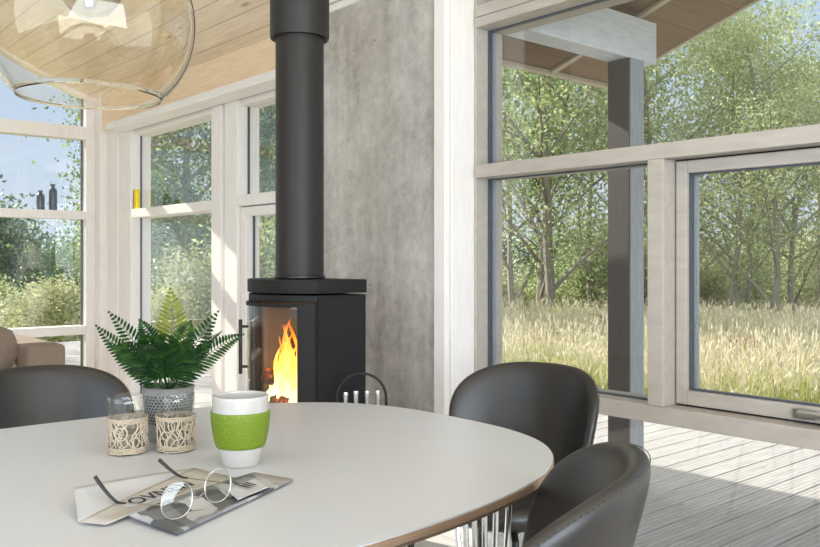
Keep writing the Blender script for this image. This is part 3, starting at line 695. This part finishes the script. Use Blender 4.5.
# ------------------------------------------------------------------ chairs
def make_chair():
    c = thing('dining_chair', 'x', 'chair')
    def surf(u, v, off):
        a = u*math.radians(63); R = .272 + .018*v - .03*(1-v)**2 + off
        return Vector((R*1.02*math.sin(a), -R*math.cos(a)+.045-.055*v**1.2, .455+(.805-.455)*v))
    na, e_ = 168, 2.6; rho = [0, .2, .4, .58, .72, .82, .89, .94, .97, .985, .995, 1.0]; T_ = .019
    def uv(k, r):
        w = 2*PI*k/na; cu, su = math.cos(w), math.sin(w)
        return (math.copysign(abs(cu)**(2/e_), cu)*r, .5+.5*math.copysign(abs(su)**(2/e_), su)*r)
    m = MB(); fr, bkr = [], []
    for r in rho:
        th = T_*math.sqrt(max(0, 1-r**14))
        fr.append([surf(*uv(k, r), -th) for k in range(na)]); bkr.append([surf(*uv(k, r), th) for k in range(na)])
    m.grid(fr+bkr[:-1][::-1], wrap=True)
    m.build('backrest', M['leather'], c, smooth=True, angle=180)
    # seat
    ring = sup(.235, .225, 40, 2.8); lay = [(.55, .475), (.85, .478), (.96, .474), (1.0, .462), (1.0, .44), (.95, .424), (.6, .415)]
    m = MB(); m.grid([[(x*k, y*k+.0, z) for x, y in ring] for k, z in lay], wrap=True); m.f.append(tuple(range(40))); m.m.append(0); q = len(m.v); m.f.append(tuple(range(q-40, q))); m.m.append(0)
    m.build('seat', M['leather'], c, smooth=True, angle=80)
    # stitching along the rim of the backrest
    m = MB()
    edge = [surf(*uv(k, .985), .0125) for k in range(na)]
    for k in range(na):
        if math.sin(2*PI*(k+.5)/na) < -.7: continue
        a_, b_ = edge[k], edge[(k+1) % na]; L = (b_-a_).length; q_ = max(1, int(L/.010))
        if L < .006 and k % 2: continue
        for i in range(q_): m.tube([a_.lerp(b_, (i+.2)/q_), a_.lerp(b_, (i+.75)/q_)], .0010, 4)
    m.build('stitching', M['thread'], c)
    for sx_ in (-1, 1):
        for sy_ in (-1, 1):
            MB().tube([(.13*sx_, .12*sy_, .43), (.17*sx_, .17*sy_, .40), (.215*sx_, .235*sy_, .0)], [.010, .010, .009], 10).build('leg', M['blackmetal'], c, smooth=True)
    m = MB().box(-.15, .15, -.14, .14, .405, .422); m.build('seat_frame', M['blackmetal'], c, bevel=.003)
    return c
ch = make_chair()
def put(o, back, face, label, z=0):
    f_ = Vector(face+(0,)).normalized(); p = Vector(back+(0,))+f_*.30
    o.location = (p.x, p.y, z); o.rotation_euler = (0, 0, math.atan2(-f_.x, f_.y)); o['label'] = label; o['group'] = 'dark leather dining chairs'
ch.scale = (.96, .94, 1)
put(ch, (-1.686, 2.035), (.17, -.98), 'dark leather dining chair at the table end before the fixed window')
near = copy_tree(ch); near.scale = (1.02, 1.0, 1.055)
put(near, (-.662, .993), (-.84, -.53), 'dark leather dining chair nearest the view at the right curve of the table')
put(copy_tree(ch), (-2.665, .80), (1, -.08), 'dark leather dining chair on the far side of the table before the sofa')
# ------------------------------------------------------------------ sofa
sf = thing('sofa', 'brown-grey woven fabric sofa standing under the gable window', 'sofa', (-5.85, .9, 0))
def cushion(x0, x1, y0, y1, z0, z1, r, name, par, mat='sofa'):
    return rel(MB().box(x0, x1, y0, y1, z0, z1), sf).build(name, M[mat], par, smooth=True, bevel=r, seg=4, angle=80)
cushion(-6.33, -5.36, 1.58, 1.81, .10, .60, .035, 'armrest', sf)
cushion(-6.33, -5.36, -.40, -.17, .10, .60, .035, 'armrest', sf)
cushion(-6.33, -6.08, -.165, 1.575, .10, .59, .05, 'backrest', sf)
cushion(-6.075, -5.38, -.165, .70, .27, .43, .04, 'seat_cushion', sf); cushion(-6.075, -5.38, .71, 1.575, .27, .43, .04, 'seat_cushion', sf)
cushion(-6.075, -5.40, -.165, 1.575, .10, .265, .01, 'base', sf)
for x in (-6.28, -5.42):
    for y in (-.34, 1.75): rel(MB().tube([(x, y, .1), (x, y, 0)], .02, 10), sf).build('foot', M['blackmetal'], sf)
cp = at_pd(2, 366, 5.15)
def pillow(loc, sx_, sz_, th, rz, tilt, label):
    rows = []; n = 12
    for side in (1, -1):
        m_rows = []
        for j in range(n+1):
            r = []
            for i in range(n+1):
                u, v = -1+2*i/n, -1+2*j/n; k = ((1-u**2)*(1-v**2))**.4
                r.append((u*sx_*(1-.22*v*v), side*th*k, v*sz_*(1-.22*u*u)))
            m_rows.append(r)
        rows.append(m_rows)
    m = MB().grid(rows[0]).grid(rows[1]); o = m.build('throw_pillow', M['sofa'], None, smooth=True, angle=180)
    o.location = loc; o.rotation_euler = (tilt, 0, rz); tag(o, label, 'pillow')
    return o
pw = at_pd(-12, 352, 5.25)
pillow((pw.x, pw.y-.02, .555), .20, .165, .085, .95, -.18, 'plump brown-grey pillow leaning inside the sofa arm')
# ------------------------------------------------------------------ pendant lamp
lp = thing('pendant_lamp', 'large smoky glass bubble pendant lamp hanging over the dining table', 'lamp', (-1.81, .66, 1.47))
R = .220; zc = .163
def sph(R, th0, th1, n, z): return [(R*math.sin(t), z+R*math.cos(t)) for t in [th0+(th1-th0)*i/n for i in range(n+1)]]
tb0 = math.acos(-zc/R)
outer = sph(R, .16, tb0, 40, zc); inner = sph(R-.0022, .16, tb0, 40, zc)
MB().lathe(outer+[(outer[-1][0]-.0005, outer[-1][1]-.002), (inner[-1][0]+.0005, inner[-1][1]-.002)]+inner[::-1], 96, closed=True).build('glass_shade', M['lampglass'], lp, smooth=True, angle=60)
MB().lathe([(math.hypot(0, 0)+r_, z_) for r_, z_ in sph(.066, .35, PI-.001, 24, .235)]+[(r_, z_) for r_, z_ in sph(.0645, .35, PI-.001, 24, .235)][::-1], 48).build('bulb', M['bulbglass'], lp, smooth=True, angle=60)
MB().lathe([(0, .34), (.012, .335), (.014, .20), (.010, .19), (0, .188)], 20).build('bulb_filament_stem', M['steel'], lp, smooth=True)
MB().lathe([(.036, .37), (.038, .385), (.038, .42), (.024, .44), (.008, .445)], 32).build('socket', M['steel'], lp, smooth=True)
zt = ceil_z(.66)-1.47
MB().tube([(0, 0, .44), (0, 0, zt-.02)], .003, 8).build('cord', M['blackmetal'], lp, smooth=True)
MB().lathe([(0, zt-.03), (.05, zt-.03), (.055, zt-.02), (.055, zt+.02)], 32).build('ceiling_rose', M['steel'], lp, smooth=True)
# ------------------------------------------------------------------ things on the table
mp = at_z(240.5, 464, TZ)
mg = thing('travel_mug', 'white porcelain mug with a lime green silicone sleeve on the table', 'mug', (mp.x, mp.y, TZ))
H = .128
def mr(z): t = z/H; return .033+.0195*math.sin(min(1, t*1.25)*PI/2)-.003*max(0, t-.75)*4*.3
prof = [(0, .003), (.030, .003), (.0315, 0), (.034, .001)]+[(mr(z), z) for z in [H*i/24 for i in range(1, 25)]]
prof += [(mr(H)-.001, H+.0015), (mr(H)-.0035, H+.001)]+[(mr(z)-.004, z) for z in [H*i/24 for i in range(24, 2, -1)]]+[(0, .012)]
MB().lathe(prof, 72).build('cup', M['porcelain'], mg, smooth=True, angle=60)
z0, z1 = .034, .101
MB().lathe([(mr(z0)-.0005, z0), (mr(z0)+.0022, z0+.001)]+[(mr(z)+.0026, z) for z in [z0+.002+(z1-z0-.004)*i/14 for i in range(15)]]+[(mr(z1)+.0022, z1-.001), (mr(z1)-.0005, z1)], 72).build('sleeve', M['silicone'], mg, smooth=True, angle=60)
def votive(px, py, label, rz):
    p = at_z(px, py, TZ); t = thing('tealight_tumbler', label, 'candle holder', (p.x, p.y, TZ), rz, 'woven tealight tumblers'); rng = random.Random(3)
    r0, r1, h = .0335, .0375, .112
    pr = [(0, .0), (r0-.002, 0), (r0, .003)]+[(r0+(r1-r0)*k/8, .003+(h-.003)*k/8) for k in range(1, 9)]+[(r1-.001, h+.001), (r1-.0022, h)]+[(r0+(r1-r0)*k/8-.0024, .008+(h-.008)*k/8) for k in range(7, -1, -1)]+[(0, .008)]
    MB().lathe(pr, 56).build('tumbler', M['tumbler'], t, smooth=True, angle=50)
    MB().lathe([(0, .0085), (.0290, .0085), (.0298, .040), (.0280, .042), (0, .0415)], 40).build('candle', M['wax'], t, smooth=True, angle=50)
    m = MB()
    def rr(z): return r0+(r1-r0)*z/h+.0016
    for z in (.004, .007, .010, .013, .064, .067, .070):
        m.tube([((rr(z)+.0008+rng.gauss(0, .0004))*math.cos(a), (rr(z)+.0008)*math.sin(a), z+rng.gauss(0, .0006)) for a in [2*PI*i/40 for i in range(40)]], .0015, 5, closed=True)
    for k in range(15):
        for sg in (-1, 1):
            a0 = 2*PI*k/15+rng.gauss(0, .08); tw = sg*(.55+rng.gauss(0, .12))
            m.tube([(rr(z)*math.cos(a0+tw*t_+.12*math.sin(t_*9+k))+.0, rr(z)*math.sin(a0+tw*t_+.12*math.sin(t_*9+k)), z) for t_, z in [(i/12, .008+.060*i/12) for i in range(13)]], .00135, 5)
    for k in range(26):
        a0 = rng.random()*6.28; zc_ = rng.uniform(.022, .06); ra = rng.uniform(.008, .013)
        m.tube([((rr(zc_)+.001)*math.cos(a0+ra*math.cos(q)/.036), (rr(zc_)+.001)*math.sin(a0+ra*math.cos(q)/.036), zc_+ra*math.sin(q)) for q in [2*PI*i/14 for i in range(14)]], .0011, 4, closed=True)
    m.build('woven_sleeve', M['raffia'], t, smooth=True)
votive(127.5, 452.5, 'glass tealight tumbler in a woven sleeve, apart from the pot, nearer the table edge', .3)
votive(176, 450.0, 'glass tealight tumbler in a woven sleeve directly in front of the fern pot', 1.4)
pp = at_z(168.5, 440, TZ)
pl = thing('potted_fern', 'green fern in a pale grey perforated pot on the table', 'plant', (pp.x, pp.y, TZ), TH)
PH = .112
def pr_(z): return .040+.0135*(z/PH)**.8
MB().lathe([(0, 0), (.038, 0), (.0405, .003)]+[(pr_(PH*i/12), PH*i/12) for i in range(1, 13)]+[(pr_(PH)+.0015, PH+.002), (pr_(PH)-.002, PH+.003), (pr_(PH)-.004, PH), (pr_(PH*.8)-.004, PH*.8)], 56).build('pot', M['potclay'], pl, smooth=True, angle=50)
MB().lathe([(0, PH*.90), (pr_(PH)-.0045, PH*.88)], 40).build('soil', M['soil'], pl, smooth=True)
m = MB()
for r in range(10):
    z = .042+r*.0062
    for k in range(40):
        a = 2*PI*(k+.5*(r % 2))/40; rad = pr_(z)+.0006; c_ = Vector((rad*math.cos(a), rad*math.sin(a), z)); t_ = Vector((-math.sin(a), math.cos(a), 0)); up_ = Vector((0, 0, 1))
        m.add([c_+(t_*math.cos(q)+up_*math.sin(q))*.0023 for q in [2*PI*i/8 for i in range(8)]], [tuple(range(8))])
m.build('perforations', M['dark'], pl, recalc=False)
def frond(end, ctrl, nl, wid, mat, face=False, start=(0, 0, .10)):
    a, b_, c_ = Vector(start), Vector(ctrl), Vector(end); m = MB(); pts = []
    for i in range(17):
        t = i/16; pts.append(a*(1-t)**2+b_*2*t*(1-t)+c_*t*t)
    m.tube(pts, [.0014*(1-.75*i/16) for i in range(17)], 5)
    side_ref = (b_-a).cross(c_-b_)
    if side_ref.length < 1e-5: side_ref = Vector((1, 0, 0))
    hd_ = Vector((end[0], end[1], 0))
    for k in range(nl):
        t = .16+.84*k/(nl-1); p = a*(1-t)**2+b_*2*t*(1-t)+c_*t*t; tg = (b_-a)*2*(1-t)+(c_-b_)*2*t; tg.normalize()
        sd = tg.cross(Vector((0, 0, 1)))
        if abs(tg.z) > .93 or sd.length < .3: sd = Vector((1, 0, 0)) - tg*tg.x
        if face: sd = tg.cross(Vector((0, 1, .25)))
        sd.normalize(); nrm = sd.cross(tg).normalized()
        L = wid*(math.sin(PI*min(1, .22+.80*t))**.8+.10)*(1-.25*t)
        for sg in (-1, 1):
            d = (sd*sg+tg*.55+nrm*.10).normalized(); w_ = (d.cross(nrm)).normalized()*.0032
            q = [p, p+d*L*.35+w_, p+d*L*.75+w_*.8-nrm*.001, p+d*L-nrm*.003, p+d*L*.75-w_*.8-nrm*.001, p+d*L*.35-w_]
            m.add(q, [(0, 1, 2, 3, 4, 5)])
    return m.build('frond', M[mat], pl, recalc=False)
Z0 = PH
for e_, c_, nl, wd, mt, fc in [
    ((-.152, .0, Z0+.130), (-.085, .0, Z0+.055), 22, .036, 'frond', 1), ((-.118, -.02, Z0+.160), (-.05, -.02, Z0+.085), 20, .036, 'frond', 1),
    ((-.004, .03, Z0+.206), (.004, .03, Z0+.10), 20, .052, 'frond_light', 1), ((.098, .03, Z0+.158), (.04, .03, Z0+.08), 18, .034, 'frond', 1),
    ((.158, .0, Z0+.112), (.085, .0, Z0+.085), 22, .032, 'frond', 1), ((-.012, -.12, Z0+.095), (-.006, -.055, Z0+.120), 22, .054, 'frond', 0),
    ((-.085, -.08, Z0+.095), (-.04, -.045, Z0+.085), 19, .042, 'frond', 1), ((.075, -.08, Z0+.095), (.035, -.045, Z0+.09), 19, .042, 'frond', 1),
    ((.050, -.01, Z0+.140), (.025, -.01, Z0+.09), 19, .040, 'frond', 1), ((-.060, .0, Z0+.142), (-.03, .0, Z0+.09), 19, .040, 'frond', 1),
    ((-.09, .09, Z0+.12), (-.04, .06, Z0+.08), 18, .036, 'frond', 0), ((.09, .09, Z0+.11), (.05, .05, Z0+.08), 18, .036, 'frond', 0),
    ((.105, -.05, Z0+.105), (.05, -.03, Z0+.05), 20, .032, 'frond', 1), ((-.11, -.045, Z0+.10), (-.055, -.03, Z0+.045), 20, .032, 'frond', 1),
    ((.022, -.09, Z0+.120), (.012, -.05, Z0+.10), 20, .044, 'frond', 1), ((-.035, -.07, Z0+.118), (-.02, -.03, Z0+.09), 20, .042, 'frond', 1)]:
    frond(e_, c_, nl, wd, mt, fc)
# leaflet / folded paper
def sheet(corners, name, mat, par, wave=.002, th=.0012, n=10, seed=0):
    """thin wavy sheet spanned by four corners a b c d (in order)"""
    a, b_, c_, d_ = [Vector(q) for q in corners]; rows = []
    for j in range(n+1):
        v = j/n; r = []
        for i in range(n+1):
            u = i/n; p = (a*(1-u)+b_*u)*(1-v)+(d_*(1-u)+c_*u)*v; p = p+Vector((0, 0, wave*math.sin(u*6+seed)*math.sin(v*PI))); r.append(p)
        rows.append(r)
    m = MB().grid(rows); m.v = [(v[0]-PB.x, v[1]-PB.y, v[2]-PB.z) for v in m.v]
    o = m.build(name, M[mat], par, smooth=True, recalc=False, angle=180)
    s = o.modifiers.new('thick', 'SOLIDIFY'); s.thickness = th; s.offset = 1
    return o
PB = at_z(150, 505, TZ)
nw = thing('newspaper', 'folded grey and white newspaper lying under the spectacles on the table', 'newspaper', tuple(PB))
def T(px, py, dz): return at_z(px, py, TZ+dz)
sheet([T(78, 522, .002), T(74, 487.5, .028), T(194, 468, .010), T(226, 484, .003)], 'turned_page', 'paper_w', nw, .003, seed=1)
sheet([T(79, 522.5, .004), T(106, 525, .004), T(236, 478, .006), T(194, 468.5, .012)], 'headline_strip', 'paper', nw, .003, seed=2)
sheet([T(128, 516, .008), T(177, 535, .003), T(293, 481, .003), T(254, 474, .008)], 'printed_page', 'print', nw, .004, .0035, seed=.4)
sheet([T(226, 490, .0125), T(238, 500, .011), T(270, 487, .010), T(255, 478, .0125)], 'white_panel', 'paper_w', nw, .001, .0004, seed=.4)
def lettering(text, p0, p1, up, size, par, name):
    cu = bpy.data.curves.new(name, 'FONT'); cu.body = text; cu.size = size; cu.extrude = .0001; cu.offset = .0006
    o = bpy.data.objects.new(name, cu); COL.objects.link(o); o.data.materials.append(M['ink'])
    xx = (p1-p0).normalized(); zz = xx.cross(up-p0).normalized()
    if zz.z < 0: zz = -zz
    yy = zz.cross(xx)
    mw = Matrix((xx, yy, zz)).transposed().to_4x4(); mw.translation = p0 + zz*.0016
    dg = bpy.context.evaluated_depsgraph_get(); me = bpy.data.meshes.new_from_object(o.evaluated_get(dg)); bpy.data.objects.remove(o)
    ob = bpy.data.objects.new(name, me); COL.objects.link(ob)
    if not me.materials: me.materials.append(M['ink'])
    ob.parent = par; mw.translation -= PB; ob.matrix_local = mw; return ob
lettering('OVNEN', T(135, 506, .0085), T(205, 482, .0115), T(125, 499, .012), .036, nw, 'headline_lettering')
lettering('III', T(247, 489, .0135), T(262, 484, .0135), T(243, 482, .015), .034, nw, 'headline_lettering')
# spectacles
sp_ = thing('spectacles', 'thin-rimmed spectacles with black temple tips lying upside down on the newspaper', 'spectacles', tuple(PB))
def pd(px, py, d): v = at_pd(px, py, d); return v-PB
def rim(cx, cy, d, w_, h_, dv):
    c_ = pd(cx, cy, d); ax = dv; ay = Vector((0, 0, 1))*.92+FW*(.15); out = []
    for i in range(40):
        a = 2*PI*i/40; x_ = math.copysign(abs(math.cos(a))**.9, math.cos(a)); y_ = math.copysign(abs(math.sin(a))**.9, math.sin(a)); out.append(c_+ax*x_*w_+ay*y_*h_)
    return c_, out
l1, l2 = pd(177, 500, 1.215), pd(218, 485, 1.285); ax = Vector(((l2-l1).x, (l2-l1).y, 0)).normalized()
ax = (RT*.78+FW*.62).normalized()
for cx, cy, d, w_, h_ in ((177, 500.5, 1.215, .0235, .0275), (218, 485.5, 1.290, .0215, .0265)):
    c_, ring = rim(cx, cy, d, w_, h_, ax); nrm = ax.cross(Vector((0, 0, 1))).normalized()
    m = MB(); n_ = 40; m.add([c_+nrm*.0012]+[q+nrm*.0 for q in ring]+[c_-nrm*.0006]+[q-nrm*.0018 for q in ring], [(0, 1+i, 1+(i+1) % n_) for i in range(n_)]+[(n_+1, n_+2+(i+1) % n_, n_+2+i) for i in range(n_)]+[(1+i, n_+2+i, n_+2+(i+1) % n_, 1+(i+1) % n_) for i in range(n_)])
    m.build('lens', M['lens'], sp_, smooth=True)
    MB().tube(ring, .0009, 6, closed=True).build('rim', M['steel'], sp_, smooth=True)
b0, b1 = pd(190, 497, 1.232), pd(206, 491, 1.268)
MB().tube([b0, (b0+b1)/2+Vector((0, 0, -.006)), b1], .0011, 6).build('bridge', M['steel'], sp_, smooth=True)
for A, E, Tt in ((pd(162.5, 505, 1.215), pd(121, 503, 1.275), pd(95, 476.5, 1.30)), (pd(232, 484, 1.30), pd(184, 477.5, 1.405), pd(159, 459.5, 1.43))):
    tm = MB().tube([A, A.lerp(E, .5), E], .0010, 6).build('temple', M['steel'], sp_, smooth=True)
    d1 = (E-A).normalized(); ctl = E+d1*.022+Vector((0, 0, -.001)); hk = [E*(1-t)**2+ctl*2*t*(1-t)+Tt*t*t for t in [i/8 for i in range(9)]]
    MB().tube([E-d1*.014]+hk, [.0013, .0018]+[.0020+.0012*i/7 for i in range(8)], 8).build('black_tip', M['blackmetal'], tm, smooth=True)
# ------------------------------------------------------------------ things on the window rails
def bottle(py0, px, h, r, label):
    y = None
    u = (px-410)/FP; t = (-6.80)/(FW.x+RT.x*u) if False else None
    d = (XL-.03)/(FW.x+RT.x*u); p = FW*d+RT*(u*d)
    o = MB().lathe([(0, 0), (r*.95, 0), (r, .004), (r, h*.72), (r*.85, h*.80), (r*.45, h*.86), (r*.42, h*.93), (r*.6, h*.95), (r*.6, h), (0, h)], 32).build('bottle', M['bottle'], None, smooth=True, angle=50)
    o.location = (p.x, p.y, 1.517); tag(o, label, 'bottle')
bottle(0, 40.5, .150, .030, 'shorter dark grey-blue bottle on the gable window rail')
bottle(0, 53, .205, .031, 'taller dark grey-blue bottle on the gable window rail')
yb = thing('yellow_box', 'small bright yellow card box standing on the corner window rail', 'box', (-6.235, 2.63, 1.5145), 0)
MB().box(-.022, .028, -.012, .012, 0, .15).build('carton', M['yellow'], yb, bevel=.002)
MB().box(-.034, -.0225, -.012, .012, 0, .147).build('brown_spine', M['yellow_d'], yb, bevel=.002)
